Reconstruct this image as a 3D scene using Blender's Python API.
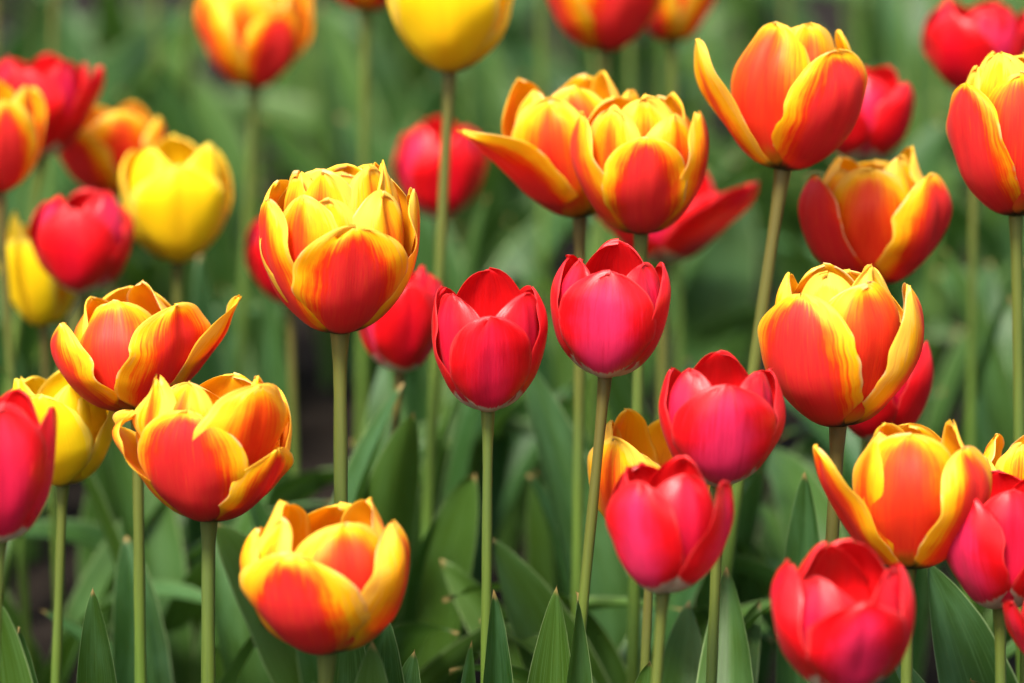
import bpy, math, random
import numpy as np
from mathutils import Vector, Matrix, noise as mnoise

R = math.radians
for o in list(bpy.data.objects): bpy.data.objects.remove(o)
scene = bpy.context.scene
col = scene.collection

# ------------------------------------------------------------------ camera
PITCH = R(13); F_PX = 1024 * 135 / 36.0; FOCUS = 2.0
fwd = Vector((0, math.cos(PITCH), -math.sin(PITCH)))
upv = Vector((0, math.sin(PITCH), math.cos(PITCH)))
rgt = Vector((1, 0, 0))
CAM = Vector((0, 0, 0.40)) - fwd * FOCUS
cd = bpy.data.cameras.new('camera'); cam = bpy.data.objects.new('camera', cd); col.objects.link(cam)
cam.location = CAM; cam.rotation_euler = (R(90) - PITCH, 0, 0)
cd.lens = 135; cd.sensor_width = 36; cd.clip_start = 0.05; cd.clip_end = 200
cd.dof.use_dof = True; cd.dof.focus_distance = FOCUS; cd.dof.aperture_fstop = 4.3; cd.dof.aperture_blades = 0
scene.camera = cam

# ------------------------------------------------------------------ light: bright overcast sky
SUN_EL, SUN_AZ = 54, 206          # azimuth measured from +Y clockwise: behind the camera, to the left
w = bpy.data.worlds.new('World'); scene.world = w; w.use_nodes = True
nt = w.node_tree; nt.nodes.clear()
sky = nt.nodes.new('ShaderNodeTexSky'); sky.sky_type = 'NISHITA'; sky.sun_disc = False
sky.sun_elevation = R(SUN_EL); sky.sun_rotation = R(SUN_AZ); sky.dust_density = 4.0; sky.air_density = 1.0; sky.ozone_density = 0.6
bg = nt.nodes.new('ShaderNodeBackground'); bg.inputs[1].default_value = 0.12
wo = nt.nodes.new('ShaderNodeOutputWorld')
nt.links.new(sky.outputs[0], bg.inputs[0]); nt.links.new(bg.outputs[0], wo.inputs[0])
sd = bpy.data.lights.new('sun', 'SUN'); sun = bpy.data.objects.new('sun', sd); col.objects.link(sun)
sd.energy = 2.9; sd.angle = R(12); sd.color = (1.0, 0.96, 0.9)
d = Vector((math.sin(R(SUN_AZ)) * math.cos(R(SUN_EL)), math.cos(R(SUN_AZ)) * math.cos(R(SUN_EL)), math.sin(R(SUN_EL))))
sun.rotation_euler = d.to_track_quat('Z', 'Y').to_euler(); sun.location = d * 20
scene.view_settings.view_transform = 'Standard'; scene.view_settings.look = 'None'
scene.view_settings.exposure = 1.5; scene.view_settings.gamma = 1.0
scene.render.resolution_x = 1024; scene.render.resolution_y = 683
scene.render.engine = 'CYCLES'
scene.cycles.max_bounces = 8; scene.cycles.transmission_bounces = 6; scene.cycles.diffuse_bounces = 4

def at(px, py, depth):
    return CAM + fwd * depth + rgt * ((px - 512) / F_PX * depth) + upv * ((341.5 - py) / F_PX * depth)
def at_y(px, py, y):
    """the point seen at px, py that stands on the vertical plane y"""
    dr = fwd + rgt * ((px - 512) / F_PX) + upv * ((341.5 - py) / F_PX)
    return CAM + dr * ((y - CAM.y) / dr.y)

# ------------------------------------------------------------------ materials
def mat(name):
    m = bpy.data.materials.new(name); m.use_nodes = True; m.node_tree.nodes.clear()
    return m, m.node_tree
class N:
    def __init__(s, t): s.t = t
    def new(s, typ, **k):
        n = s.t.nodes.new('ShaderNode' + typ)
        for a, b in k.items(): setattr(n, a, b)
        return n
    def set(s, sock, v):
        if hasattr(v, 'links') or isinstance(v, bpy.types.NodeSocket): s.t.links.new(v, sock)
        else: sock.default_value = v
    def math(s, op, a, b=0.0, c=0.0, clamp=False):
        n = s.new('Math', operation=op, use_clamp=clamp)
        s.set(n.inputs[0], a); s.set(n.inputs[1], b); s.set(n.inputs[2], c); return n.outputs[0]
    def attr(s, name): return s.new('Attribute', attribute_name=name).outputs['Fac']
    def uv(s):
        n = s.new('Attribute', attribute_name='UVMap'); x = s.new('SeparateXYZ'); s.t.links.new(n.outputs['Vector'], x.inputs[0])
        return x.outputs[0], x.outputs[1]
    def vec(s, x, y, z=0.0):
        n = s.new('CombineXYZ'); s.set(n.inputs[0], x); s.set(n.inputs[1], y); s.set(n.inputs[2], z); return n.outputs[0]
    def noise(s, v, scale=1.0, detail=3.0, rough=0.55):
        n = s.new('TexNoise'); s.set(n.inputs['Vector'], v); n.inputs['Scale'].default_value = scale
        n.inputs['Detail'].default_value = detail; n.inputs['Roughness'].default_value = rough; return n.outputs['Fac']
    def ramp(s, f, stops, interp='LINEAR'):
        n = s.new('ValToRGB'); cr = n.color_ramp; cr.interpolation = interp
        cr.elements[0].position = stops[0][0]; cr.elements[1].position = 1.0
        while len(cr.elements) > 1: cr.elements.remove(cr.elements[-1])
        cr.elements[0].color = (*stops[0][1], 1)
        for p, c in stops[1:]:
            cr.elements.new(p).color = (*c, 1)
        s.set(n.inputs[0], f); return n.outputs[0]
    def mix(s, f, a, b, blend='MIX'):
        n = s.new('Mix', data_type='RGBA', blend_type=blend)
        s.set(n.inputs[0], f); s.set(n.inputs[6], a if not isinstance(a, tuple) else (*a, 1)); s.set(n.inputs[7], b if not isinstance(b, tuple) else (*b, 1))
        return n.outputs[2]
    def smooth(s, x, lo, hi):
        n = s.new('MapRange', interpolation_type='SMOOTHSTEP'); s.set(n.inputs[0], x); s.set(n.inputs[1], lo); s.set(n.inputs[2], hi); return n.outputs[0]

def petal_coords(n):
    ux, uy = n.uv()                       # ux across 0..1, uy along 0..1
    rnd = n.attr('rnd')
    off = n.math('MULTIPLY', rnd, 37.0)
    streak = n.noise(n.vec(n.math('MULTIPLY', ux, 34.0), n.math('MULTIPLY', uy, 2.2), off), 1.0, 4.0, 0.6)
    fine = n.noise(n.vec(n.math('MULTIPLY', ux, 120.0), n.math('MULTIPLY', uy, 5.0), off), 1.0, 2.0)
    blotch = n.noise(n.vec(n.math('MULTIPLY', ux, 3.5), n.math('MULTIPLY', uy, 4.0), off), 1.0, 3.0)
    mid = n.noise(n.vec(n.math('MULTIPLY', ux, 75.0), n.math('MULTIPLY', uy, 3.2), off), 1.0, 3.0, 0.6)
    streak = n.math('ADD', n.math('MULTIPLY', streak, 0.6), n.math('MULTIPLY', mid, 0.4))
    return ux, uy, rnd, streak, fine, blotch

def finish_petal(n, colr, fine, streak, trans_tint, rough=0.48, tfac=0.42, spec=0.25):
    bs = n.new('Bump'); bs.inputs['Strength'].default_value = 0.32; bs.inputs['Distance'].default_value = 0.0007
    h = n.math('ADD', n.math('MULTIPLY', fine, 0.6), streak)
    n.set(bs.inputs['Height'], h)
    p = n.new('BsdfPrincipled'); n.set(p.inputs['Base Color'], colr); p.inputs['Roughness'].default_value = rough
    p.inputs['Specular IOR Level'].default_value = spec
    p.inputs['Sheen Weight'].default_value = 0.03; p.inputs['Sheen Roughness'].default_value = 0.4
    n.set(p.inputs['Normal'], bs.outputs[0])
    tr = n.new('BsdfTranslucent'); n.set(tr.inputs[0], n.mix(1.0, colr, trans_tint, 'MULTIPLY')); n.set(tr.inputs['Normal'], bs.outputs[0])
    mx = n.new('MixShader'); mx.inputs[0].default_value = tfac
    n.t.links.new(p.outputs[0], mx.inputs[1]); n.t.links.new(tr.outputs[0], mx.inputs[2])
    o = n.new('OutputMaterial'); n.t.links.new(mx.outputs[0], o.inputs[0])

def make_bicolor():
    m, t = mat('flamed_petal'); n = N(t)
    ux, uy, rnd, streak, fine, blotch = petal_coords(n)
    edge, flame, hue, side = n.attr('edge'), n.attr('blaze'), n.attr('hue'), n.attr('side')
    # distance to the margin, feathered along the veins; the flame narrows towards the tip
    e = n.math('ADD', edge, n.math('MULTIPLY', n.math('SUBTRACT', streak, 0.5), 0.85))
    e = n.math('ADD', e, n.math('MULTIPLY', n.math('SUBTRACT', blotch, 0.5), 0.32))
    e = n.math('SUBTRACT', e, n.math('MULTIPLY', n.math('POWER', uy, 5.0), 0.14))
    e = n.math('ADD', e, n.math('MULTIPLY', n.math('SUBTRACT', flame, 0.5), 0.8))
    yel = (0.92, 0.57, 0.006); pale = (0.94, 0.67, 0.07); org = (0.90, 0.20, 0.003); red = (0.80, 0.008, 0.006); crim = (0.72, 0.002, 0.030)
    cA = n.ramp(e, [(0.0, pale), (0.06, yel), (0.16, yel), (0.30, org), (0.42, red), (0.56, crim)])
    cB = n.ramp(e, [(0.0, pale), (0.06, yel), (0.19, yel), (0.34, (0.90, 0.28, 0.004)), (0.50, (0.86, 0.09, 0.004)), (0.72, (0.80, 0.020, 0.006))])
    c = n.mix(hue, cA, cB)
    # inside faces: yellow flushed with orange
    cin = n.ramp(n.math('ADD', edge, n.math('MULTIPLY', n.math('SUBTRACT', streak, 0.5), 0.8)), [(0.0, pale), (0.1, yel), (0.40, (0.91, 0.44, 0.006)), (0.9, (0.88, 0.28, 0.004))])
    c = n.mix(side, c, cin)
    c = n.mix(n.math('MULTIPLY', fine, 0.12), c, (0.95, 0.5, 0.02))
    c = n.mix(n.math('MULTIPLY', n.math('MULTIPLY', n.smooth(streak, 0.56, 0.68), n.smooth(edge, 0.05, 0.25)), 0.35), c, (0.88, 0.16, 0.004))
    c = n.mix(n.math('MULTIPLY', n.smooth(streak, 0.46, 0.34), 0.30), c, (0.60, 0.002, 0.02))
    dry = n.math('MULTIPLY', n.math('SUBTRACT', 1.0, n.smooth(edge, 0.0, 0.05)), n.smooth(blotch, 0.52, 0.62))
    c = n.mix(n.math('MULTIPLY', dry, 0.7), c, (0.82, 0.62, 0.34))
    # yellow zone then olive-black foot of the petal
    foot = n.math('ADD', uy, n.math('MULTIPLY', n.math('SUBTRACT', streak, 0.5), 0.14))
    c = n.mix(n.math('MULTIPLY', n.math('SUBTRACT', 1.0, n.smooth(foot, 0.10, 0.27)), hue), c, (0.80, 0.42, 0.01))
    c = n.mix(n.math('SUBTRACT', 1.0, n.smooth(foot, 0.03, 0.13)), c, (0.05, 0.035, 0.006))
    finish_petal(n, c, fine, streak, (1.0, 0.9, 0.7), tfac=.5); return m

def make_red():
    m, t = mat('red_petal'); n = N(t)
    ux, uy, rnd, streak, fine, blotch = petal_coords(n)
    edge, hue, side = n.attr('edge'), n.attr('hue'), n.attr('side')
    e = n.math('ADD', edge, n.math('MULTIPLY', n.math('SUBTRACT', streak, 0.5), 0.5))
    red = (0.76, 0.004, 0.008); crim = (0.66, 0.002, 0.016); pink = (0.80, 0.028, 0.115)
    c = n.ramp(e, [(0.0, (0.82, 0.05, 0.05)), (0.05, red), (0.40, red), (0.9, crim)])
    pf = n.math('MULTIPLY', n.smooth(n.math('ADD', e, n.math('MULTIPLY', blotch, 0.5)), 0.45, 1.05), hue)
    c = n.mix(pf, c, pink)
    c = n.mix(side, c, (0.74, 0.006, 0.008))
    c = n.mix(n.math('MULTIPLY', n.smooth(streak, 0.50, 0.68), 0.20), c, (0.86, 0.03, 0.06))
    c = n.mix(n.math('MULTIPLY', n.smooth(streak, 0.50, 0.36), 0.35), c, (0.50, 0.002, 0.012))
    c = n.mix(n.math('MULTIPLY', n.smooth(fine, 0.55, 0.8), 0.10), c, (0.85, 0.10, 0.16))
    # creamy white foot with a ragged upper border
    foot = n.math('ADD', n.math('SUBTRACT', uy, n.math('MULTIPLY', n.math('ABSOLUTE', n.math('SUBTRACT', ux, 0.5)), 0.16)), n.math('MULTIPLY', n.math('SUBTRACT', streak, 0.5), 0.20))
    c = n.mix(n.math('SUBTRACT', 1.0, n.smooth(foot, 0.135, 0.16)), c, (0.72, 0.62, 0.42))
    finish_petal(n, c, fine, streak, (1.0, 0.4, 0.35), rough=0.35, tfac=0.42, spec=0.5); return m

def make_yellow():
    m, t = mat('yellow_petal'); n = N(t)
    ux, uy, rnd, streak, fine, blotch = petal_coords(n)
    edge, hue = n.attr('edge'), n.attr('hue')
    e = n.math('ADD', edge, n.math('MULTIPLY', n.math('SUBTRACT', streak, 0.5), 0.8))
    c = n.ramp(e, [(0.0, (0.93, 0.74, 0.10)), (0.15, (0.93, 0.72, 0.008)), (0.55, (0.92, 0.66, 0.006)), (1.0, (0.90, 0.55, 0.006))])
    c = n.mix(n.math('MULTIPLY', n.smooth(blotch, 0.5, 0.75), n.math('MULTIPLY', hue, 0.5)), c, (0.85, 0.33, 0.006))
    c = n.mix(n.math('SUBTRACT', 1.0, n.smooth(uy, 0.03, 0.14)), c, (0.45, 0.30, 0.02))
    finish_petal(n, c, fine, streak, (1.0, 0.9, 0.5), tfac=0.40); return m

def make_leaf(name, tint=(1, 1, 1)):
    m, t = mat(name); n = N(t)
    ux, uy = n.uv(); rnd = n.attr('rnd'); off = n.math('MULTIPLY', rnd, 53.0)
    veins = n.noise(n.vec(n.math('MULTIPLY', ux, 46.0), n.math('MULTIPLY', uy, 1.3), off), 1.0, 3.0, 0.6)
    big = n.noise(n.vec(n.math('MULTIPLY', ux, 2.0), n.math('MULTIPLY', uy, 4.0), off), 1.0, 4.0)
    c = n.ramp(veins, [(0.30, (0.007, 0.028, 0.005)), (0.52, (0.014, 0.048, 0.007)), (0.75, (0.034, 0.090, 0.020))])
    c = n.mix(n.smooth(big, 0.42, 0.72), c, (0.042, 0.105, 0.040))
    c = n.mix(n.math('MULTIPLY', rnd, 0.7), c, (0.054, 0.104, 0.010))
    c = n.mix(n.math('MULTIPLY', n.smooth(veins, 0.52, 0.62), 0.35), c, (0.085, 0.165, 0.05))
    am = n.math('ABSOLUTE', n.math('SUBTRACT', ux, 0.5))
    c = n.mix(n.math('MULTIPLY', n.smooth(am, 0.475, 0.498), 0.7), c, (0.30, 0.40, 0.17))
    c = n.mix(n.math('MULTIPLY', n.smooth(n.math('ADD', uy, n.math('MULTIPLY', big, 0.03)), 0.985, 1.01), 0.8), c, (0.35, 0.22, 0.08))
    bs = n.new('Bump'); bs.inputs['Strength'].default_value = 0.35; bs.inputs['Distance'].default_value = 0.0008; n.set(bs.inputs['Height'], veins)
    p = n.new('BsdfPrincipled'); n.set(p.inputs['Base Color'], c); p.inputs['Roughness'].default_value = 0.42; p.inputs['Specular IOR Level'].default_value = 0.20
    n.set(p.inputs['Normal'], bs.outputs[0])
    tr = n.new('BsdfTranslucent'); n.set(tr.inputs[0], n.mix(0.6, c, (0.11, 0.26, 0.02)))
    mx = n.new('MixShader'); mx.inputs[0].default_value = 0.20
    t.links.new(p.outputs[0], mx.inputs[1]); t.links.new(tr.outputs[0], mx.inputs[2])
    o = n.new('OutputMaterial'); t.links.new(mx.outputs[0], o.inputs[0]); return m

def make_stem():
    m, t = mat('tulip_stem'); n = N(t)
    ux, uy = n.uv(); rnd = n.attr('rnd'); off = n.math('MULTIPLY', rnd, 31.0)
    st = n.noise(n.vec(n.math('MULTIPLY', ux, 14.0), n.math('MULTIPLY', uy, 6.0), off), 1.0, 4.0)
    c = n.ramp(st, [(0.3, (0.050, 0.098, 0.010)), (0.6, (0.080, 0.138, 0.014)), (0.8, (0.125, 0.175, 0.024))])
    lg = n.noise(n.vec(0.0, n.math('MULTIPLY', uy, 5.0), off), 1.0, 2.0)
    c = n.mix(n.math('MULTIPLY', n.smooth(lg, 0.45, 0.7), 0.6), c, (0.055, 0.125, 0.022))
    # browner neck just below the flower
    nk = n.math('MULTIPLY', n.smooth(uy, 0.50, 1.0), n.math('ADD', 0.25, n.math('MULTIPLY', rnd, 0.7)))
    c = n.mix(nk, c, (0.095, 0.065, 0.014))
    bs = n.new('Bump'); bs.inputs['Strength'].default_value = 0.25; bs.inputs['Distance'].default_value = 0.0006; n.set(bs.inputs['Height'], st)
    p = n.new('BsdfPrincipled'); n.set(p.inputs['Base Color'], c); p.inputs['Roughness'].default_value = 0.5
    p.inputs['Subsurface Weight'].default_value = 0.0; n.set(p.inputs['Normal'], bs.outputs[0])
    o = n.new('OutputMaterial'); t.links.new(p.outputs[0], o.inputs[0]); return m

def make_soil():
    m, t = mat('soil'); n = N(t)
    tc = n.new('TexCoord').outputs['Object']
    a = n.noise(tc, 9.0, 8.0, 0.65); b = n.noise(tc, 70.0, 5.0, 0.6)
    c = n.ramp(n.math('ADD', n.math('MULTIPLY', a, 0.6), n.math('MULTIPLY', b, 0.4)), [(0.3, (0.006, 0.004, 0.003)), (0.55, (0.014, 0.010, 0.007)), (0.75, (0.038, 0.027, 0.018))])
    bs = n.new('Bump'); bs.inputs['Strength'].default_value = 0.9; bs.inputs['Distance'].default_value = 0.012; n.set(bs.inputs['Height'], n.math('ADD', a, b))
    p = n.new('BsdfPrincipled'); n.set(p.inputs['Base Color'], c); p.inputs['Roughness'].default_value = 0.95; p.inputs['Specular IOR Level'].default_value = 0.08; n.set(p.inputs['Normal'], bs.outputs[0])
    o = n.new('OutputMaterial'); t.links.new(p.outputs[0], o.inputs[0]); return m

PM = {'b': make_bicolor(), 'r': make_red(), 'y': make_yellow()}
LEAF = make_leaf('tulip_leaf'); STEM = make_stem(); SOIL = make_soil()

# ------------------------------------------------------------------ mesh helpers
def build(name, V, Fc, mt, parent=None, uv=None, attrs=None):
    me = bpy.data.meshes.new(name); me.from_pydata([tuple(v) for v in V], [], Fc)
    me.polygons.foreach_set('use_smooth', [True] * len(me.polygons))
    if uv is not None:
        ul = me.uv_layers.new(name='UVMap'); idx = np.empty(len(me.loops), dtype=np.int32); me.loops.foreach_get('vertex_index', idx)
        ul.data.foreach_set('uv', np.asarray(uv, dtype=np.float32)[idx].ravel())
    for k, a in (attrs or {}).items():
        at_ = me.attributes.new(k, 'FLOAT', 'POINT'); at_.data.foreach_set('value', np.asarray(a, dtype=np.float32))
    me.materials.append(mt); me.update()
    o = bpy.data.objects.new(name, me); col.objects.link(o)
    if parent: o.parent = parent
    return o
def empty(name, loc):
    o = bpy.data.objects.new(name, None); col.objects.link(o); o.location = loc; o.empty_display_size = 0.02; return o
def tag(o, label=None, cat=None, group=None, kind=None):
    for k, v in (('label', label), ('category', cat), ('group', group), ('kind', kind)):
        if v: o[k] = v
    return o
def sstep(x, a, b):
    t = np.clip((x - a) / (b - a), 0, 1); return t * t * (3 - 2 * t)
def n1(rs, x, k=4, f0=1.0):
    """smooth 1-D noise made of a few random sines"""
    y = np.zeros_like(x)
    for i in range(k):
        y += rs.uniform(.4, 1) / (i + 1) ** .8 * np.sin(x * f0 * (i + 1) * rs.uniform(.8, 1.3) + rs.uniform(0, 6.28))
    return y / 1.6

PH_U = np.array([0, .06, .14, .25, .4, .6, .8, 1.0])
PH_A = np.array([84, 64, 43, 29, 18, 8, -5, -22.0])
def profile(openness, curl, incurve, lf):
    late = 0.0
    if openness > 11: late = openness * 1.1; openness = openness * .35
    u = np.linspace(0, 1, 240)
    ph = np.interp(np.clip(u * lf, 0, 1), PH_U, PH_A) + openness * sstep(u, .02, .35) + late * sstep(u, .25, .75) - incurve * sstep(u, .45, 1.0) + curl * sstep(u, .72, 1.0)
    ph = np.radians(ph)
    r = np.concatenate([[0], np.cumsum(np.sin(ph[:-1]) / 239)]); z = np.concatenate([[0], np.cumsum(np.cos(ph[:-1]) / 239)])
    return u, r, z, ph
_u, _r, _z, _p = profile(0, 0, 0, 1)
RM, ZM = _r.max(), _z.max()

def petal_mesh(Hc, Rc, az, layer, openness, lf, wf, curl, flame, hue, rs, kind, det=1.0, tip=0.5, ruffle=1.0, roll=0.0, fold=0.0):
    """one petal; az 0 faces the camera, positive turns to the right. Returns verts, faces, uv, attributes"""
    nu, nv = int(34 * det), int(24 * det)
    q = np.linspace(0, 1, nu + 1); u = 1 - (1 - q) ** 1.35
    L = Hc / ZM * lf; S = Rc / RM                       # S scales radially
    inc = rs.uniform(-4, 5)
    uu, r, z, ph = profile(openness, curl, inc, lf)
    r = r * lf
    lay = ((1.0, .92, .85, .78) if kind == 'r' else (1.0, .88, .77, .68))[layer]
    cr = (0.004 + np.interp(u, uu, r) * S) * lay; cz = np.interp(u, uu, z) * L + layer * 0.0012
    cph = np.interp(u, uu, ph)
    # half width along the petal
    base = np.interp(u, [0, .06, .15, .28, .42, .55, 1], [.30, .46, .70, .90, .985, 1.0, 1.0])
    t = np.clip((u - .5) / .5, 0, 1)
    rd = np.sqrt(np.clip(1 - t ** 3.2, 0, 1)); pt = (1 - t ** 2.2) ** .70
    sh = base * (rd * (1 - tip) + pt * tip)
    W = Rc * 1.04 * wf * (0.55 + 0.45 * lf)
    v = np.linspace(-1, 1, nv + 1)
    v = np.sign(v) * (1 - (1 - np.abs(v)) ** 1.15)
    hw = W * sh
    edgeL = 1 + .035 * n1(rs, u * 9, 4) * ruffle; edgeR = 1 + .035 * n1(rs, u * 9, 4) * ruffle
    U, Vv = np.meshgrid(u, v, indexing='ij')
    em = np.where(Vv < 0, edgeL[:, None], edgeR[:, None])
    s = Vv * hw[:, None] * em
    # transverse curvature
    rho = np.maximum(cr / lay, Rc * .42) * lay * np.interp(u, [0, .5, 1], [1.0, 1.02, .92])
    rho = rho * (1 + max(openness, 0) / 60.0) * (1.0 if layer == 0 else .90)
    rho = np.minimum(rho, Rc * 1.35)[:, None]
    a = s / rho
    lat = rho * np.sin(a); inn = rho * (1 - np.cos(a))
    # midrib, margin waves, irregular surface
    av = np.abs(Vv)
    inn += -0.0011 * np.exp(-(Vv / .10) ** 2) * sstep(U, .15, .6) * (1 - .7 * sstep(U, .8, 1)) * (Rc / .03) * -1
    ampw = 0.0019 * ruffle * (Rc / .03)
    phs = rs.uniform(0, 6.28, 2)
    wav = np.where(Vv < 0, np.sin(U * rs.uniform(8, 14) + phs[0]), np.sin(U * rs.uniform(8, 14) + phs[1]))
    inn += ampw * wav * av ** 3 * sstep(U, .2, .8) * sh[:, None]
    tw = n1(rs, Vv * 3.5, 3); inn += ampw * .8 * tw * sstep(U, .7, 1.0) * (.25 + .75 * sh[:, None])
    o3 = rs.uniform(0, 99)
    lump = np.array([[mnoise.noise(Vector((x * 1.6, y * 2.4, o3))) for x in v] for y in u])
    inn += lump * 0.0028 * (Rc / .03) * sstep(U, .1, .4)
    # margins hug or flare a little
    inn += -0.0016 * rs.uniform(-1.1, .35) * av ** 4 * (Rc / .03)
    inn += fold * Rc * (av ** 2) * sstep(U, .3, .9)
    # tip outline irregular: shift along the petal
    jag = (.018 * n1(rs, Vv * 5, 4) * ruffle - .008 * np.exp(-(Vv / .16) ** 2) * rs.uniform(0, 1)) * sstep(U, .8, 1.0)
    if rs.rand() < .40 * min(ruffle, 1.5):
        jag -= rs.uniform(.02, .07) * np.exp(-((Vv - rs.uniform(-.6, .6)) / rs.uniform(.04, .10)) ** 2) * sstep(U, .82, 1.0)
    if roll: lat += roll * Rc * sstep(U, .4, 1.0)
    cph2 = cph[:, None]
    x_r = cr[:, None] - inn * np.cos(cph2) + jag * L * np.sin(cph2)
    x_z = cz[:, None] + inn * np.sin(cph2) + jag * L * np.cos(cph2)
    # distance to the margin, in half widths
    yy = U * L; xx = s
    ol = np.concatenate([np.stack([-hw, u * L], 1), np.stack([hw, u * L], 1)[::-1]])
    ol = ol[(ol[:, 1] > .10 * L)]
    P2 = np.stack([(Vv * hw[:, None]).ravel(), yy.ravel()], 1)
    ed = np.sqrt(((P2[:, None, :] - ol[None]) ** 2).sum(-1)).min(1) / W
    lat_e = (1 - av) * sh[:, None] ** .35 * (1 - .42 * U ** 2.2); tip_e = (1 - U) * L / W * 3.6
    k_ = 7.0; soft = -np.log(np.exp(-k_ * lat_e) + np.exp(-k_ * tip_e)) / k_      # smooth minimum
    ed = np.minimum(np.clip(soft, 0, 2).ravel(), np.maximum(ed * 4, 0))
    nx = -np.cos(cph2) * np.ones_like(lat); nz = np.sin(cph2) * np.ones_like(lat)
    A = R(az) 
    Rd = np.array([math.sin(A), -math.cos(A), 0]); Td = np.array([math.cos(A), math.sin(A), 0])
    def world(off):
        xr = x_r + nx * off; xz = x_z + nz * off
        return (Rd[None, None] * xr[..., None] + Td[None, None] * lat[..., None] + np.array([0, 0, 1.0])[None, None] * xz[..., None]).reshape(-1, 3)
    th = 0.00045 * (1 - np.abs(Vv) ** 6 * .8)
    Vout, Vin = world(0 * th), world(th)
    k = (nu + 1) * (nv + 1); fc = []
    id_ = lambda i, j: i * (nv + 1) + j
    for i in range(nu):
        for j in range(nv):
            a0, b0, c0, d0 = id_(i, j), id_(i, j + 1), id_(i + 1, j + 1), id_(i + 1, j)
            fc.append((a0, b0, c0, d0)); fc.append((d0 + k, c0 + k, b0 + k, a0 + k))
        fc.append((id_(i, 0), id_(i + 1, 0), id_(i + 1, 0) + k, id_(i, 0) + k))
        fc.append((id_(i, nv), id_(i, nv) + k, id_(i + 1, nv) + k, id_(i + 1, nv)))
    uvp = np.stack([(Vv.ravel() + 1) / 2, U.ravel()], 1)
    one = np.ones(k)
    rn = rs.uniform(0, 1)
    at_ = {'edge': np.tile(ed, 2), 'side': np.concatenate([0 * one, one]), 'rnd': np.full(2 * k, rn),
           'blaze': np.full(2 * k, flame), 'hue': np.full(2 * k, hue)}
    return np.vstack([Vout, Vin]), fc, np.vstack([uvp, uvp]), at_

def tube_mesh(pts, rad, nseg=12):
    pts = [Vector(p) for p in pts]; V = []; uv = []; fc = []
    for i, p in enumerate(pts):
        tg = (pts[min(i + 1, len(pts) - 1)] - pts[max(i - 1, 0)]).normalized()
        a = tg.cross(Vector((0, 1, 0.01))).normalized(); b = tg.cross(a)
        for j in range(nseg + 1):
            th = 2 * math.pi * j / nseg
            V.append(p + (a * math.cos(th) + b * math.sin(th)) * rad[i]); uv.append((j / nseg, i / (len(pts) - 1)))
    for i in range(len(pts) - 1):
        for j in range(nseg):
            q = i * (nseg + 1) + j; fc.append((q, q + 1, q + nseg + 2, q + nseg + 1))
    return V, fc, uv

def bez(a, b, c, d, t):
    return a * (1 - t) ** 3 + b * 3 * t * (1 - t) ** 2 + c * 3 * t * t * (1 - t) + d * t ** 3

def leaf_mesh(pts4, width, face, rs, fold=.5, twist=0.0, nu=26, nv=10, shape='leaf', wave=1.0):
    """blade along a bezier; face = the direction its open channel looks to"""
    V = []; uv = []; fc = []
    ph = [rs.uniform(0, 6.28) for _ in range(4)]
    face = Vector(face).normalized(); q0 = rs.uniform(6, 10)
    for i in range(nu + 1):
        u = 1 - (1 - i / nu) ** 1.2
        p = bez(*pts4, u); q = bez(*pts4, min(1, u + .01)) - bez(*pts4, max(0, u - .01)); tg = q.normalized()
        sd_ = tg.cross(face).normalized(); nm = sd_.cross(tg).normalized()
        if twist:
            m = Matrix.Rotation(twist * u, 3, tg); sd_ = m @ sd_; nm = m @ nm
        hw = width * .5 * float(np.interp(u, [0, .1, .25, .45, .65, .8, .9, .96, 1], [.42, .62, .88, 1, .86, .60, .36, .18, 0.0]))
        fo = fold * (1 - .55 * u)
        for j in range(nv + 1):
            v = -1 + 2 * j / nv
            wv = wave * .05 * width * abs(v) ** 2 * math.sin(u * q0 + ph[0 if v < 0 else 1]) * min(1, u * 3)
            lat = v * hw * math.cos(fo * abs(v)); dp = hw * math.sin(fo * abs(v)) * abs(v) ** .6 * 1.1
            V.append(p + sd_ * lat + nm * (dp + wv)); uv.append(((v + 1) / 2, u))
    for i in range(nu):
        for j in range(nv):
            a = i * (nv + 1) + j; fc.append((a, a + 1, a + nv + 2, a + nv + 1))
    return V, fc, uv

def random_leaf(base, az, length, width, rs, lean=None, droop=None):
    """leaf growing from base towards compass az (radians)"""
    lean = rs.uniform(.12, .55) if lean is None else lean; droop = rs.uniform(0, .5) if droop is None else droop
    dr = Vector((math.sin(az), math.cos(az), 0)); up = Vector((0, 0, 1))
    p0 = base; p1 = base + up * length * .38 + dr * length * .05
    p2 = base + up * length * (.78 - droop * .15) + dr * length * lean * .55
    p3 = base + up * length * (1.0 - droop * .8) + dr * length * (lean + droop * .7)
    return leaf_mesh((p0, p1, p2, p3), width, -dr + up * .15, rs, fold=rs.uniform(.35, .95), twist=rs.uniform(-.7, .7))

# ------------------------------------------------------------------ ground
g = 60
Vg = []; Fg = []; nx_, ny_ = 90, 90
xs = np.concatenate([np.linspace(-g, -2, 12)[:-1], np.linspace(-2, 2, 80), np.linspace(2, g, 12)[1:]])
ys = np.concatenate([np.linspace(-g, -1, 12)[:-1], np.linspace(-1, 5, 110), np.linspace(5, g, 12)[1:]])
for y in ys:
    for x in xs:
        z = mnoise.noise(Vector((x * 6, y * 6, 0))) * .018 + mnoise.noise(Vector((x * 22, y * 22, 3))) * .008
        Vg.append((x, y, z - .01))
nX = len(xs)
for i in range(len(ys) - 1):
    for j in range(nX - 1):
        a = i * nX + j; Fg.append((a, a + 1, a + nX + 1, a + nX))
tag(build('soil', Vg, Fg, SOIL), kind='structure')

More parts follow.
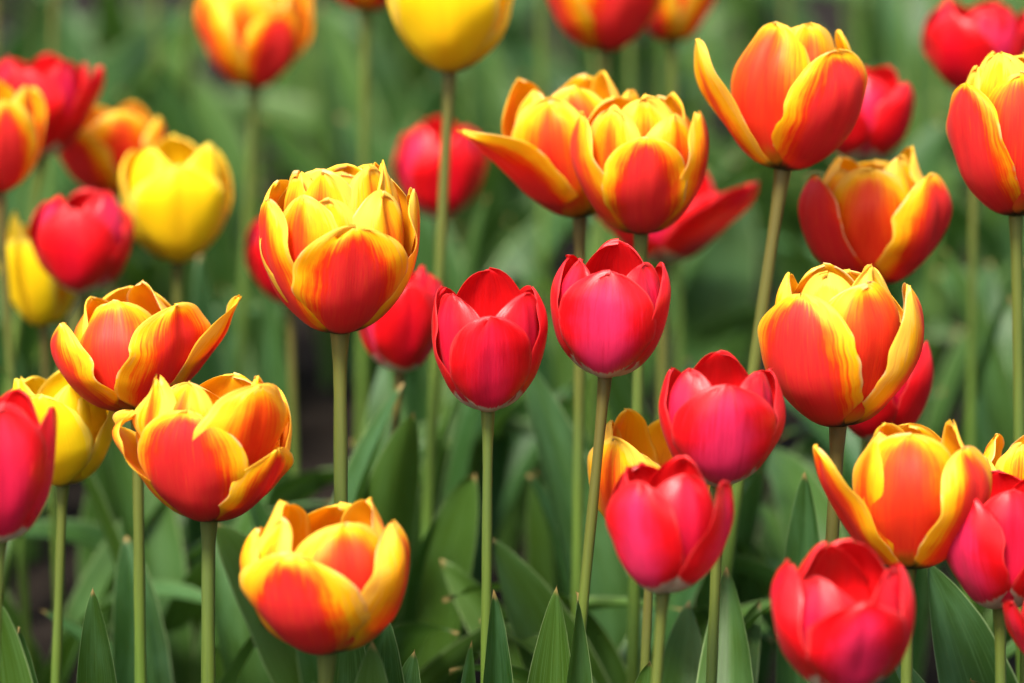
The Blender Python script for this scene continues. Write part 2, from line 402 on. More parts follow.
# ------------------------------------------------------------------ tulips
SHRT = {}
def tulip(kind, base_px, foot_px, wpx, hpx, depth, petals, label, group, leaves=2, lean=0, nod=0, det=1.0, seed=1, tip=.4, ruffle=1.0, leaf_h=None, leafspec=None):
    rs = np.random.RandomState(seed); rr = random.Random(seed)
    B = at(base_px[0], base_px[1], depth); Q = at_y(foot_px[0], foot_px[1], B.y)
    sc = depth / F_PX
    Hc = hpx * sc * .955; Rc = wpx * sc / 2 * .90
    dv = (Q - B); G = B + dv * (B.z / -dv.z); G.z = -.01
    root = empty('tulip', G)
    tag(root, label, 'tulip', group)
    inv = -G
    # stem: passes through the head's base, keeps the direction seen in the picture, then settles to the ground
    mid1 = B.lerp(G, .33); mid2 = B.lerp(G, .66) + Vector((rr.uniform(-.008, .008), rr.uniform(-.01, .01), 0))
    pts = []
    for i in range(25):
        t = i / 24; pts.append(bez(G, mid2, mid1, B, t) + inv)
    r0 = Rc * .098 * rr.uniform(.92, 1.08); r0 = min(max(r0, .0026), .0040)
    rad = [r0 * (1.25 - .30 * (i / 24)) * (1 + .035 * math.sin(i * 1.7 + seed)) for i in range(25)]
    rad[-1] *= 1.45; rad[-2] *= 1.08
    V, fc, uv = tube_mesh(pts, rad)
    build('stem', V, fc, STEM, root, uv, {'rnd': np.full(len(V), rr.random())})
    # head
    M = Matrix.Translation(B + inv) @ Matrix.Rotation(R(lean), 4, 'Y') @ Matrix.Rotation(R(nod), 4, 'X')
    Mn = np.array(M)
    for p in petals:
        p = dict(p); 
        az = p.get('az', 0); ly = p.get('ly', 0); op = p.get('op', 0); cu = p.get('cu', 0)
        op = op if op > 11 else (op * .5 + 1.5 if ly == 0 else op * .5 - 2.5)
        if kind == 'r' and op < 11: op -= 1.5
        cu = cu * .45 if cu > 0 else cu
        V, fc, uv, at_ = petal_mesh(Hc, Rc, az, ly, op, p.get('lf', 1.0), p.get('wf', 1.0), cu, p.get('fl', .5), p.get('hu', 0.0 if ly == 0 else .8),
                                    rs, kind, det, p.get('tip', tip) * .6, p.get('rf', ruffle), p.get('roll', 0), p.get('fold', 0))
        V = V @ Mn[:3, :3].T + Mn[:3, 3]
        build('petal', V, fc, PM[kind], root, uv, at_)
    if kind == 'b' or kind == 'y':
        pass
    # leaves low on the stem
    for k in range(leaves):
        az = rr.uniform(0, 6.28) + k * 2.4
        ln = (leaf_h or .27) * rr.uniform(.8, 1.05)
        V, fc, uv = random_leaf(Vector((0, 0, .0)) + Vector((math.sin(az), math.cos(az), 0)) * .006, az, ln, rr.uniform(.035, .055), rr)
        build('leaf', V, fc, LEAF, root, uv, {'rnd': np.full(len(V), rr.random())})
    for (tx, ty, td, wd, fx, fo, bow) in (leafspec or []):
        T = at(tx, ty, td) - G; p0 = Vector((0, 0, 0)); c1 = Vector((T.x * .15 + bow, T.y * .2, T.z * .4)); c2 = Vector((T.x * .7 + bow, T.y * .7, T.z * .75))
        V, fc, uv = leaf_mesh((p0, c1, c2, T), wd, fx, rr, fold=fo, twist=rr.uniform(-.2, .2), nu=40, nv=14)
        build('leaf', V, fc, LEAF, root, uv, {'rnd': np.full(len(V), rr.random())})
    SHRT[label] = (round(B.z, 3), round(depth, 2))
    return root

def six(a0=0, oo=0, oi=0, seed=0, lf=1.0, fl=.5, hu=.75, cu=0, wf=1.0, extra=()):
    """three outer and three inner petals"""
    rr = random.Random(seed); L = []
    for k in range(3):
        L.append(dict(az=a0 + 120 * k + rr.uniform(-6, 6), ly=0, op=oo + rr.uniform(-4, 6), lf=lf * rr.uniform(.92, 1.0), wf=wf * rr.uniform(.92, 1.05), cu=cu + rr.uniform(-8, 10), fl=fl + rr.uniform(-.06, .06)))
    for k in range(3):
        L.append(dict(az=a0 + 60 + 120 * k + rr.uniform(-6, 6), ly=1, op=oi + rr.uniform(-3, 5), lf=lf * rr.uniform(1.0, 1.08), wf=wf * rr.uniform(.9, 1.02), cu=cu + rr.uniform(-6, 12), fl=fl + rr.uniform(-.1, .05), hu=hu))
    return L + list(extra)
P = lambda az, ly=0, op=0, lf=1.0, wf=1.0, cu=0, fl=.5, **k: dict(az=az, ly=ly, op=op, lf=lf, wf=wf, cu=cu, fl=fl, **k)

GF, GR, GY = 'red and yellow flamed tulips', 'red tulips', 'yellow tulips'

#@TULIPS
# --- sharp ones in the plane of focus
tulip('b', (340, 332), (341, 500), 150, 150, 2.0, [
    P(14, 0, 3, .88, .98, -4, .50, tip=.3), P(-66, 0, 1, .98, .70, 4, .44, hu=.2), P(92, 0, 3, 1.0, .7, 22, .30, hu=.4, tip=.7, rf=2), P(-112, 0, 0, 1.04, .9, 4, .3, hu=.5), P(150, 0, 0, 1.1, .9, 6, .4), P(-155, 0, 0, 1.08, .9, 4, .4),
    P(-36, 1, 1, 1.0, .66, 10, .40, hu=.7, rf=1.4), P(-8, 2, 4, .98, .6, 8, .25, hu=1), P(54, 1, 4, 1.02, .66, 14, .22, hu=1, rf=2.0), P(170, 1, -2, 1.10, .9, 4, .3), P(105, 1, 3, 1.10, .6, 16, .3, rf=2.2, tip=.7),
    P(8, 3, 4, 1.12, .95, 10, .25, hu=1, rf=1.5), P(-60, 2, 0, 1.10, .8, 10, .25, hu=1), P(90, 2, 2, 1.12, .6, 24, .2, hu=1, rf=2.5), P(-20, 3, 8, 1.14, .7, 4, .3, hu=1), P(50, 3, 8, 1.14, .6, 14, .3, hu=1)],
    'double ruffled yellow tulip with a broad crimson flame on its front petal', GF, seed=11, leaves=2, leaf_h=.24, ruffle=1.3)
tulip('r', (488, 410), (486, 683), 114, 128, 2.0, [
    P(4, 0, 2, .90, .88, -4, hu=.35, tip=.15), P(-108, 0, -2, 1.0, 1.0, -6, hu=.1), P(110, 0, -2, 1.0, 1.0, -6, hu=.1),
    P(-52, 1, 6, 1.0, .95, -4, hu=.3, tip=.2), P(56, 1, 6, 1.0, 1.0, -4, hu=.4, tip=.2), P(178, 1, 2, 1.08, .9, -2, hu=0, tip=.1)],
    'central red tulip on a straight stem, its low front petal below two shoulders', GR, seed=12, leaves=1, leaf_h=.22,
    leafspec=[(494, 590, 1.97, .030, (0.2, -1, .2), .7, .004), (472, 640, 1.96, .022, (-.5, -1, .2), .7, -.004)])
tulip('r', (605, 376), (577, 683), 118, 119, 2.0, [
    P(-6, 0, 2, 1.04, 1.0, -6, hu=1.0, tip=.2), P(98, 0, -1, 1.02, 1.05, -6, hu=.3), P(-112, 0, -1, 1.02, 1.0, -6, hu=.2),
    P(-62, 1, 4, 1.04, .8, -2, hu=.5), P(52, 1, 5, 1.06, .9, -4, hu=.5), P(172, 1, 0, 1.12, 1.0, 0, hu=0, rf=1.5)],
    'pink-cheeked red tulip on a left-curving stem, right of the centre red tulip', GR, seed=13, leaves=1, leaf_h=.2, lean=4,
    leafspec=[(557, 585, 2.0, .040, (-.2, -1, .2), .5, 0), (577, 592, 1.98, .028, (.6, -1, .2), .6, .006)])
tulip('b', (838, 425), (832, 560), 152, 142, 2.0, [
    P(-38, 0, 2, 1.08, .92, -6, .58, hu=.05, tip=.3), P(84, 0, 3, 1.06, .9, 0, .36, hu=.35), P(165, 0, 0, 1.06, 1.0, 0, .4),
    P(30, 1, 5, 1.10, 1.05, -2, .60, hu=.75, tip=.15, rf=1.5), P(-95, 1, 2, 1.10, .8, 0, .15, hu=1), P(-160, 1, 0, 1.14, .9, 4, .15, hu=1), P(112, 1, 3, 1.12, .7, 10, .2, hu=1, rf=2.5),
    P(-22, 2, 4, 1.16, .8, 4, .1, hu=1, rf=1.5), P(60, 2, 2, 1.16, .7, 20, .2, hu=1, rf=2.5)],
    'large red and yellow tulip with frilled yellow top, in front of a half-hidden red tulip', GF, seed=14, leaves=1, leaf_h=.22, lean=-1)
tulip('b', (209, 519), (206, 683), 150, 132, 1.97, [
    P(-16, 0, 3, 1.02, .92, -2, .60, hu=0, tip=.25), P(56, 0, 9, .74, .70, -2, .50, hu=.1, tip=.5), P(-86, 0, 12, .96, .62, -70, .44, hu=.3, rf=2), P(112, 0, 3, 1.05, .85, -6, .30, hu=.6), P(-150, 0, 0, 1.0, .9, 4, .5, hu=.5), P(165, 0, 2, 1.06, .9, 0, .6, hu=.7),
    P(44, 2, 12, 1.16, .95, 6, .45, hu=.95, rf=1.6), P(84, 2, 9, 1.14, .7, 2, .62, hu=.9, rf=1.5), P(-62, 1, 8, 1.14, .40, 36, .30, hu=.8, rf=2.5), P(-30, 2, 6, 1.14, .6, 2, .35, hu=.9)],
    'torn open red and yellow tulip whose left petal folds over, lower of the left pair', GF, seed=15, leaves=1, leaf_h=.2, lean=2)
# --- left cluster
tulip('b', (137, 410), (142, 683), 130, 94, 2.06, [
    P(-66, 0, 10, 1.14, .85, -4, .55, hu=.2, tip=.5), P(46, 0, 14, 1.26, .92, 8, .54, hu=.1, tip=.3), P(175, 0, 0, 1.3, .9, 0, .4, hu=.6),
    P(-12, 1, 6, 1.30, 1.05, -2, .56, hu=.5, tip=.15), P(-110, 1, 4, 1.25, .9, 0, .4, hu=.8), P(130, 1, 4, 1.36, .6, 0, .3, hu=1), P(78, 0, 22, 1.25, .6, 30, .3, hu=.3, tip=.8)],
    'wide open red and yellow tulip with a right petal flaring out, upper left pair', GF, seed=16, leaves=2, leaf_h=.24, lean=-6)
tulip('y', (63, 484), (55, 683), 104, 112, 2.10, six(-15, 0, 0, 5, hu=.2, extra=[P(-80, 1, 4, 1.0, .6, 8), P(60, 1, 2, 1.04, .6, 6)]),
    'yellow tulip on a thin stem at the left edge, beside the cropped red tulip', GY, seed=17, leaves=2, leaf_h=.2)
tulip('r', (0, 540), (-6, 683), 112, 150, 1.86, [P(15, 0, 0, 1.02, 1.0, 0, hu=.5), P(85, 0, 0, .96, .9, 0, hu=.5), P(-150, 0, 0, 1, 1, 0), P(22, 1, 0, 1.02, .9, 0, hu=.2), P(-90, 1, 0, 1, .9, 0), P(150, 1, 0, 1.0, .9, 0)],
    'large red tulip cut off by the left edge, nearest on that side', GR, seed=18, leaves=1, leaf_h=.18)
tulip('r', (84, 293), (46, 420), 102, 100, 2.40, six(-5, -3, -2, 7, cu=-6, wf=1.1), 'blurred round red tulip in front of a yellow one at left, below the yellow tulip', GR, seed=19, leaves=2)
tulip('y', (44, 326), (46, 380), 76, 112, 2.46, six(-20, 0, 0, 8, hu=.8), 'blurred yellow tulip half hidden behind the lower left red tulip', GY, seed=20, leaves=2)
tulip('y', (178, 262), (176, 420), 114, 120, 2.46, six(10, -3, -2, 9, hu=0, cu=-6, wf=1.1), 'broad blurred pure yellow tulip in the upper left cluster', GY, seed=21, leaves=2)
tulip('b', (112, 197), (110, 300), 98, 90, 2.60, six(-40, 6, 4, 10, fl=.42), 'blurred orange and yellow tulip squeezed between a red and a yellow tulip at upper left', GF, seed=22, leaves=2)
tulip('r', (42, 156), (30, 230), 92, 100, 2.52, six(-10, 4, 2, 11, extra=[P(75, 0, 13, 1.0, .7, 4)]), 'blurred red tulip near the top left corner with a petal poking right', GR, seed=23, leaves=2)
tulip('b', (0, 192), (10, 380), 80, 108, 2.40, six(20, 4, 2, 12, fl=.46, hu=.5), 'red and yellow tulip cut off by the left edge below the top corner', GF, seed=24, leaves=2)
# --- top edge
tulip('b', (255, 87), (246, 260), 108, 108, 2.72, [P(30, 0, 0, .84, .75, 0, .52), P(-60, 0, 2, 1.0, .9, 0, .36, hu=.8), P(140, 0, 2, 1, 1, 0, .4), P(-10, 1, 0, 1.02, .9, 0, .2, hu=1), P(85, 1, 4, 1.0, .8, 4, .3, hu=.8), P(-150, 1, 0, 1.1, .9, 0, .4)],
    'blurred orange tulip with one red patch, alone near the top at left', GF, seed=25, leaves=2)
tulip('y', (450, 72), (437, 300), 128, 140, 2.32, six(0, 0, 0, 14, hu=0), 'big plain yellow tulip cut off by the top edge', GY, seed=26, leaves=1)
tulip('b', (366, 11), (364, 150), 100, 110, 2.7, six(50, 0, 0, 15), 'orange tulip whose base just shows at the top edge left of the big yellow one', GF, seed=27, leaves=2)
tulip('b', (606, 51), (602, 200), 124, 120, 2.55, [P(22, 0, 0, 1.0, .9, 0, .58, hu=0), P(-70, 0, 2, 1.0, .9, 0, .5, hu=.5), P(140, 0, 2, 1, 1, 0, .4), P(-28, 1, 0, 1.02, .7, 0, .25, hu=.9), P(85, 1, 4, 1.0, .8, 4, .3, hu=.8), P(-150, 1, 0, 1.1, .9, 0, .4)],
    'red and yellow tulip cut off by the top edge above the touching pair', GF, seed=28, leaves=2)
tulip('b', (672, 42), (676, 200), 84, 110, 2.70, six(70, 2, 0, 17, fl=.34, hu=1), 'orange tulip behind the red and yellow one at the top edge', GF, seed=29, leaves=2)
tulip('r', (975, 96), (972, 300), 100, 96, 2.5, six(-30, 3, 0, 18, extra=[P(10, 1, 0, 1.0, .8, 0)]), 'blurred red tulip in the top right corner behind a flamed one', GR, seed=30, leaves=2)
# --- middle top
tulip('r', (440, 219), (442, 300), 90, 94, 2.66, six(10, 2, 0, 19), 'blurred red tulip crossed by the stem of the yellow tulip above it', GR, seed=31, leaves=2)
tulip('b', (580, 216), (581, 430), 128, 132, 2.2, [
    P(-58, 0, 25, .98, .95, 50, .56, hu=0, tip=0), P(-22, 0, 3, 1.04, .85, 2, .40, hu=.6), P(70, 0, 2, 1.0, .8, 4, .3, hu=.6), P(160, 0, 0, 1.05, .9, 2, .3, hu=.9), P(-120, 0, 4, 1.1, .8, 2, .2, hu=1),
    P(5, 1, 6, 1.08, .8, 0, .50, hu=.7), P(-60, 1, 6, 1.06, .7, -10, .2, hu=1), P(110, 1, 2, 1.1, .8, 6, .2, hu=1)],
    'left of the touching pair of flamed tulips, a curled petal reaching out left', GF, seed=32, leaves=2, lean=-5)
tulip('b', (641, 233), (637, 430), 126, 126, 2.14, [
    P(2, 0, 3, .92, .80, -2, .58, hu=0, tip=.3), P(-74, 0, 5, 1.04, .80, 4, .50, hu=.5, tip=.3), P(80, 0, 4, 1.04, .85, 4, .46, hu=.3, tip=.5), P(-150, 0, 2, 1.08, .9, 4, .3, hu=.9), P(160, 0, 0, 1.08, .9, 4, .4, hu=.8),
    P(42, 1, 5, 1.02, .8, 4, .24, hu=.7), P(-38, 1, 5, 1.08, .7, 4, .22, hu=.9, rf=1.6), P(110, 1, 2, 1.12, .7, 8, .4, hu=1, rf=2), P(5, 2, 6, 1.14, .8, 4, .2, hu=1, rf=1.6)],
    'right of the touching pair of flamed tulips, with an egg-shaped red front petal', GF, seed=33, leaves=2)
tulip('r', (664, 262), (662, 400), 110, 90, 2.45, six(50, 10, 4, 22, extra=[P(52, 0, 25, 1.14, 1.0, 0, hu=.3, tip=0)]), 'blurred red tulip peeping out right from behind the touching pair', GR, seed=34, leaves=2)
tulip('r', (400, 371), (388, 510), 86, 104, 2.28, six(10, 2, 0, 23, extra=[P(60, 0, 2, 1.0, .8, 0, hu=.5)]), 'blurred red tulip between the double flamed tulip and the centre red tulip', GR, seed=35, leaves=2)
tulip('r', (290, 304), (297, 510), 84, 86, 2.5, six(-20, 0, 0, 24), 'red tulip almost wholly hidden behind the left of the double flamed tulip', GR, seed=36, leaves=2)
# --- right
tulip('b', (783, 169), (757, 340), 140, 128, 2.12, [
    P(40, 0, 4, 1.08, .95, -4, .62, hu=0, tip=.25), P(-70, 0, 17, 1.08, .50, 0, .30, hu=.4, tip=.5), P(170, 0, 0, 1.0, .9, 0, .4),
    P(-38, 1, 5, 1.20, .86, 2, .58, hu=.7, tip=.2), P(14, 2, 5, 1.20, .8, 4, .38, hu=.8, tip=.2), P(100, 1, 4, 1.12, .5, 10, .15, hu=1, rf=2.5), P(-130, 1, 0, 1.0, .8, 0, .4)],
    'open flamed tulip with one slender petal sticking out left, leaning stem, upper right', GF, seed=37, leaves=2, lean=5)
tulip('r', (862, 160), (850, 300), 96, 92, 2.42, six(60, 4, 0, 26), 'blurred red tulip peeping out right of the open flamed tulip', GR, seed=38, leaves=2)
tulip('b', (872, 284), (868, 420), 138, 110, 2.2, [
    P(-70, 0, 4, 1.08, .85, 0, .95, hu=0), P(56, 0, 5, 1.12, .88, 0, .56, hu=0, tip=.4), P(175, 0, 0, 1.08, .9, 0, .2, hu=1),
    P(-10, 1, 6, 1.16, 1.0, -2, .42, hu=.8, tip=.2), P(-52, 2, 8, 1.10, .7, 4, .25, hu=.8), P(100, 1, 4, 1.24, .7, 10, .12, hu=1, rf=2), P(-120, 1, 0, 1.16, .8, 4, .1, hu=1), P(50, 2, 6, 1.22, .7, 8, .14, hu=1)],
    'flamed tulip with a magenta left petal, directly above the large frilled one', GF, seed=39, leaves=2)
tulip('b', (1016, 215), (1020, 440), 138, 146, 2.08, [
    P(-58, 0, 2, 1.0, .80, 0, .76, hu=0, tip=.3), P(60, 0, 2, 1, .9, 0, .5), P(170, 0, 0, 1.1, .9, 0, .3, hu=1),
    P(-8, 1, 5, 1.06, .95, -2, .55, hu=.4), P(-78, 1, 4, 1.06, .7, 4, .1, hu=1), P(-35, 2, 6, 1.16, .8, 4, .1, hu=1), P(100, 1, 0, 1.1, .8, 4, .2), P(-140, 1, 0, 1.12, .8, 6, .1, hu=1)],
    'tall flamed tulip cut off by the right edge below the corner', GF, seed=40, leaves=2)
tulip('r', (877, 440), (866, 550), 106, 110, 2.16, six(75, 0, 0, 29, hu=.3), 'red tulip hidden behind the large frilled flamed tulip, only its right side showing', GR, seed=41, leaves=2)
tulip('b', (909, 567), (906, 683), 136, 128, 1.94, [
    P(-72, 0, 14, 1.10, .70, 22, .5, hu=.2, tip=.5), P(52, 0, 6, 1.10, .76, 0, .5, hu=.2, tip=.3), P(178, 0, 0, 1.1, .9, 0, .4, hu=.8),
    P(-8, 1, 5, 1.18, 1.0, 0, .58, hu=.75, tip=.2), P(-58, 1, 3, 1.14, .7, 2, .2, hu=1), P(100, 1, 6, 1.18, .72, 6, .25, hu=1, rf=2.2), P(-130, 1, 0, 1.14, .9, 0, .2, hu=1)],
    'flamed tulip with its left petal peeling outward, between the two lower right red tulips', GF, seed=42, leaves=1, leaf_h=.16)
tulip('r', (843, 690), (842, 800), 142, 132, 1.82, [
    P(10, 0, 3, .90, .90, 2, hu=.8, tip=.25), P(-86, 0, 1, 1.06, .85, -2, hu=.2, tip=.5), P(98, 0, 0, 1.02, 1.0, -4, hu=.1), P(-36, 1, 6, 1.0, .9, 0, hu=.5), P(60, 1, 4, 1.02, .8, 2, hu=.2), P(-150, 1, 0, 1.12, .9, 0, hu=0), P(165, 1, 2, 1.14, 1.1, 0, hu=0)],
    'big out-of-focus red tulip cut off by the bottom edge, nearest at right', GR, seed=43, leaves=1, leaf_h=.12)
tulip('r', (1000, 607), (1001, 683), 122, 132, 1.94, [
    P(-50, 0, 2, 1.0, .85, -2, hu=.9), P(62, 0, 2, 1.0, .9, 0, hu=.5), P(178, 0, 0, 1, 1, 0), P(8, 1, 0, 1.02, .9, 0, hu=.4), P(-110, 1, 0, 1, .9, 0), P(120, 1, 0, 1, .9, 0)],
    'red tulip with white foot cut by the right edge, before a flamed one', GR, seed=44, leaves=1, leaf_h=.18)
tulip('b', (1026, 520), (1026, 683), 104, 78, 2.02, [
    P(-60, 0, 8, 1.0, .7, 12, .4, hu=.5), P(30, 0, 2, 1.02, .8, 4, .35, hu=.6), P(150, 0, 0, 1.1, .9, 0, .3), P(-20, 1, 0, 1.1, .6, 8, .15, hu=1, rf=2), P(-110, 1, 2, 1.1, .7, 4, .3, hu=1), P(90, 1, 2, 1.1, .7, 4, .3, hu=1)],
    'flamed tulip peeping over the red tulip at the right edge', GF, seed=45, leaves=1, leaf_h=.18)
tulip('r', (1052, 668), (1054, 760), 70, 84, 1.9, [P(-60, 0, 14, 1.0, .8, 0, hu=.3), P(60, 0, 2, 1, .9, 0), P(180, 0, 0, 1, .9, 0), P(0, 1, 0, 1, .8, 0), P(120, 1, 0, 1, .9, 0), P(-120, 1, 0, 1, .9, 0)],
    'dark red tulip with only one petal reaching in at the lower right edge', GR, seed=46, leaves=1, leaf_h=.14)
# --- centre right
tulip('r', (719, 485), (712, 683), 124, 120, 1.94, [
    P(4, 0, 2, 1.02, 1.02, -4, hu=1.0, tip=.2), P(-108, 0, 1, 1.02, 1.05, -4, hu=.2), P(110, 0, 1, 1.0, 1.05, -2, hu=.2),
    P(-54, 1, 4, 1.06, .9, -4, hu=.6), P(58, 1, 4, 1.04, .9, -4, hu=.5), P(178, 1, 0, 1.10, .8, 0, hu=0)],
    'pink-cheeked red tulip above and behind the red tulip with a pointed right petal', GR, seed=47, leaves=2, leaf_h=.22,
    leafspec=[(727, 566, 2.1, .05, (-.3, -1, .2), .5, .01)])
tulip('r', (663, 591), (656, 683), 112, 124, 1.86, [
    P(-34, 0, 2, 1.04, .9, -4, hu=1.0, tip=.25), P(66, 0, 11, 1.04, .85, 2, hu=.6, tip=.5), P(-150, 0, 2, 1.0, .9, 0, hu=.1),
    P(24, 1, 6, 1.08, .95, -2, hu=.4, tip=.2), P(-95, 1, 2, 1.02, .9, 0, hu=.2), P(150, 1, 0, 1.08, .9, 0, hu=0)],
    'red tulip with a pointed right petal, in front of a yellow-orange tulip', GR, seed=48, leaves=1, leaf_h=.18, lean=2)
tulip('b', (650, 545), (646, 683), 116, 122, 2.06, [
    P(-42, 0, 2, 1.04, .95, 0, .26, hu=.8), P(45, 0, 3, .90, .9, 0, .22, hu=.9), P(-95, 1, 3, 1.06, .8, 0, .2, hu=1), P(150, 0, 2, 1.05, .9, 0, .3, hu=1), P(-20, 1, 2, .9, .7, 6, .1, hu=1), P(-130, 1, 2, 1.12, .9, 4, .3, hu=1), P(90, 1, 4, 1.1, .8, 6, .2, hu=1)],
    'yellow-orange tulip mostly hidden behind the red tulip with the pointed petal', GF, seed=49, leaves=2, leaf_h=.2)
# --- bottom
tulip('b', (327, 651), (325, 700), 168, 134, 1.89, [
    P(-22, 0, 4, .98, .98, -4, .46, hu=0, tip=.25), P(82, 0, -1, 1.06, 1.0, -6, .3, hu=.7), P(-92, 0, -1, 1.0, .95, -6, .3, hu=.9), P(170, 0, -3, 1.06, 1.0, -4, .3, hu=1),
    P(26, 1, 6, 1.12, 1.0, 0, .48, hu=.5, tip=.2), P(-52, 1, 6, 1.12, .42, 6, .1, hu=1, rf=1.5), P(-110, 1, 0, 1.14, .7, 4, .2, hu=1), P(110, 1, 2, 1.16, .9, 2, .2, hu=1)],
    'squat yellow tulip with a red flame, lowest at left of centre', GF, seed=50, leaves=1, leaf_h=.16,
    leafspec=[(372, 640, 1.9, .05, (.3, -1, .2), .5, .01)])

# --- tulips further back: their stems show as soft upright stripes, their flowers stand above the picture
rr = random.Random(5)
kinds = ['r', 'b', 'y']
n_back = 0
for k in range(34):
    px = -120 + k * 38 + rr.uniform(-16, 16); dep = rr.uniform(2.95, 4.3)
    z = rr.uniform(.44, .52)
    # base height of the head chosen as a real height; projected row follows from it
    y = CAM.y + dep; 
    # find py with that height
    Bw = Vector(((px - 512) / F_PX * dep, 0, z))
    # depth along view axis = (B-CAM).fwd -> solve for y
    yy = CAM.y + (dep - (z - CAM.z) * fwd.z) / fwd.y
    Bw.y = yy
    py = 341.5 - ((Bw - CAM).dot(upv)) / dep * F_PX
    if py > -14: continue
    kd = kinds[k % 3]
    lab = {'r': 'far red tulip behind the bed, only its blurred stem and leaves in view', 'b': 'far flamed tulip behind the bed, only its blurred stem and leaves in view', 'y': 'far yellow tulip behind the bed, only its blurred stem and leaves in view'}[kd]
    tulip(kd, (px, py), (px + rr.uniform(-12, 12), py + 150), 0.058 * F_PX / dep, .062 * F_PX / dep, dep, six(rr.uniform(0, 120), 3, 1, k), lab, 'stems of far tulips', leaves=3, det=.5, seed=100 + k, leaf_h=.27)

#@LEAVES
# --- single leafy shoots among the tulips
def shoot(tips, label, seed, ground=None):
    """tips: list of (px, py, depth, width, facing, fold, bow); all blades rise from one bulb"""
    rr = random.Random(seed)
    t0 = at(*tips[0][:3])
    G = Vector((t0.x + (ground[0] if ground else 0), t0.y + (ground[1] if ground else .02), -.005))
    root = empty('tulip_shoot', G); tag(root, label, 'plant', 'flowerless tulip shoots')
    for (tx, ty, td, wd, fx, fo, bow) in tips:
        T = at(tx, ty, td) - G
        c1 = Vector((T.x * .12 + bow, T.y * .2, T.z * .42)); c2 = Vector((T.x * .62 + bow, T.y * .65, T.z * .8))
        V, fc, uv = leaf_mesh((Vector((0, 0, 0)), c1, c2, T), wd, fx, rr, fold=fo, twist=rr.uniform(-.3, .3), nu=40, nv=14)
        build('leaf', V, fc, LEAF, root, uv, {'rnd': np.full(len(V), rr.random())})
    return root
U = (0, -1, .25)
shoot([(93, 588, 1.98, .034, (.3, -1, .2), .75, 0), (60, 720, 1.98, .04, (-.6, -1, .2), .6, 0)], 'upright pointed leaf at bottom left, between the thin yellow tulip stem and the next', 201)
shoot([(18, 626, 1.93, .036, (.5, -1, .2), .6, 0), (-6, 598, 1.9, .055, (-.4, -1, .2), .4, 0)], 'two overlapping leaves in the bottom left corner', 202)
shoot([(474, 474, 2.30, .062, (-.5, -1, .2), .7, 0), (447, 500, 2.32, .05, (.5, -1, .2), .6, -.01)], 'tall broad leaf pair right of the lowest flamed tulip', 203, (-.035, .03))
shoot([(492, 538, 2.22, .05, (.4, -1, .5), .5, -.01), (440, 560, 2.3, .05, (-.4, -1, .2), .5, 0)], 'slanting leaf crossing down right behind the centre stem', 204, (.09, .02))
shoot([(214, 522, 2.20, .062, (.4, -1, .4), .5, 0), (300, 600, 2.2, .05, (-.3, -1, .3), .5, 0)], 'broad dark leaf slanting down right behind the torn flamed tulip', 205, (.10, .02))
shoot([(805, 472, 2.12, .036, (.3, -1, .2), .7, 0), (838, 520, 2.16, .04, (-.4, -1, .2), .6, 0)], 'narrow upright leaf tip above the lower right red tulip', 206, (-.002, .02))
shoot([(560, 395, 2.45, .055, (.5, -1, .3), .5, 0), (535, 470, 2.45, .05, (-.5, -1, .3), .5, 0)], 'pale tall leaf behind the gap between the two central red tulips', 207, (.02, .02))
shoot([(775, 634, 1.98, .030, (.1, -.5, 1), .5, 0)], 'leaf lying almost level left of the bottom red tulip', 208, (.12, .03))
shoot([(880, 640, 2.02, .034, (0, -.6, 1), .6, 0), (925, 560, 2.06, .06, (.5, -1, .3), .5, 0)], 'level and upright leaves under the peeling flamed tulip', 209, (.09, .03))
shoot([(348, 606, 1.95, .05, (-.3, -1, .2), .5, 0), (385, 612, 1.97, .05, (.4, -1, .2), .6, 0), (415, 650, 2.0, .04, (.6, -1, .2), .6, 0)], 'clump of leaf tips under the lowest flamed tulip', 210)
shoot([(650, 660, 2.0, .05, (-.3, -1, .2), .5, 0), (760, 600, 2.16, .05, (.4, -1, .2), .6, 0), (690, 600, 2.16, .05, (.1, -1, .2), .6, 0)], 'dark leaves between the stems below the two pink-cheeked red tulips', 211)
shoot([(60, -10, 3.4, .09, (.4, -1, .5), .5, 0), (190, 5, 3.3, .09, (.1, -.7, 1), .4, 0)], 'large pale blurred leaves in the top left corner', 212, (-.1, .05))
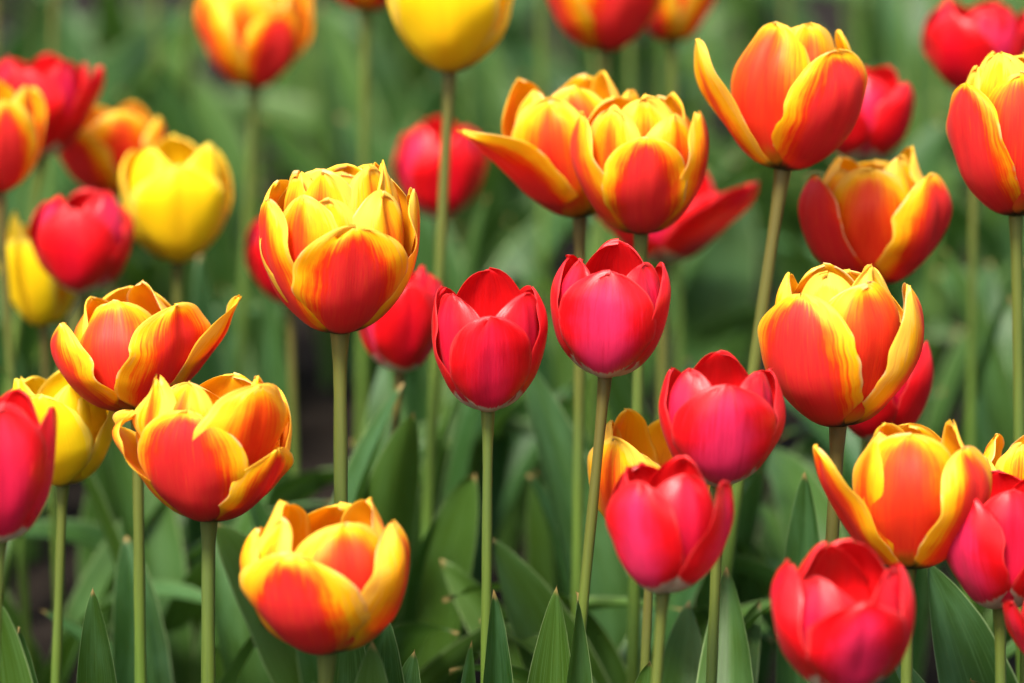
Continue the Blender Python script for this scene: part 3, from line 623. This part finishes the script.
shoot([(160, 60, 3.2, .07, (-.3, -1, .5), .4, 0), (120, 90, 3.2, .06, (.5, -1, .3), .5, 0)], 'bluish blurred leaf left of the lone orange tulip', 213, (.05, .05))

shoot([(40, 610, 2.3, .026, (0, -.6, 1), .5, 0), (205, 640, 2.3, .03, (.2, -1, .4), .5, 0)], 'low arching leaf lying across behind the stems at lower left', 214, (.14, .02))

# --- leafy shoots of the bed behind the sharp tulips
rr = random.Random(77); placed = []
tries = 0
while len(placed) < 30 and tries < 4000:
    tries += 1
    x = rr.uniform(-.75, .75); y = rr.uniform(.16, .95)
    if abs(x) > .34 + y * .22: continue
    if any((x - a) ** 2 + (y - b) ** 2 < .075 ** 2 for a, b in placed): continue
    placed.append((x, y))
    root = empty('tulip_shoot', (x, y, -.005)); tag(root, 'leafy tulip shoot without a flower among the blurred stems of the bed', 'plant', 'leafy shoots crowding the bed')
    a0 = rr.uniform(0, 6.28)
    for k in range(3):
        az = a0 + k * 2.2 + rr.uniform(-.4, .4)
        V, fc, uv = random_leaf(Vector((math.sin(az), math.cos(az), 0)) * .006, az, rr.uniform(.24, .34), rr.uniform(.030, .056), rr, lean=rr.uniform(.05, .4), droop=rr.choice([0, 0, .1, .45]))
        build('leaf', V, fc, LEAF, root, uv, {'rnd': np.full(len(V), rr.random() ** 1.5)})
# --- everything beyond reads as one mass of foliage
AV, AF, AU, AR = [], [], [], []
for k in range(950):
    x = rr.uniform(-2.0, 2.0); y = rr.uniform(.9, 3.6)
    if mnoise.noise(Vector((x * 4.5, y * 3.0, 7.7))) < .10: continue          # bare gaps
    az = rr.uniform(0, 6.28)
    V, fc, uv = random_leaf(Vector((x, y, -.005)), az, rr.uniform(.24, .38), rr.uniform(.050, .090), rr, lean=rr.uniform(.05, .7), droop=rr.choice([0, .1, .3, .6]))
    b = len(AV); AV += V; AU += uv; AR += [rr.random() ** 1.5] * len(V); AF += [tuple(i + b for i in f) for f in fc]
tag(build('tulip_foliage', AV, AF, LEAF, None, AU, {'rnd': AR}), 'blurred mass of green tulip leaves filling the far part of the bed', 'foliage', None, 'stuff')
zs = sorted((v[0], v[1], k) for k, v in SHRT.items())
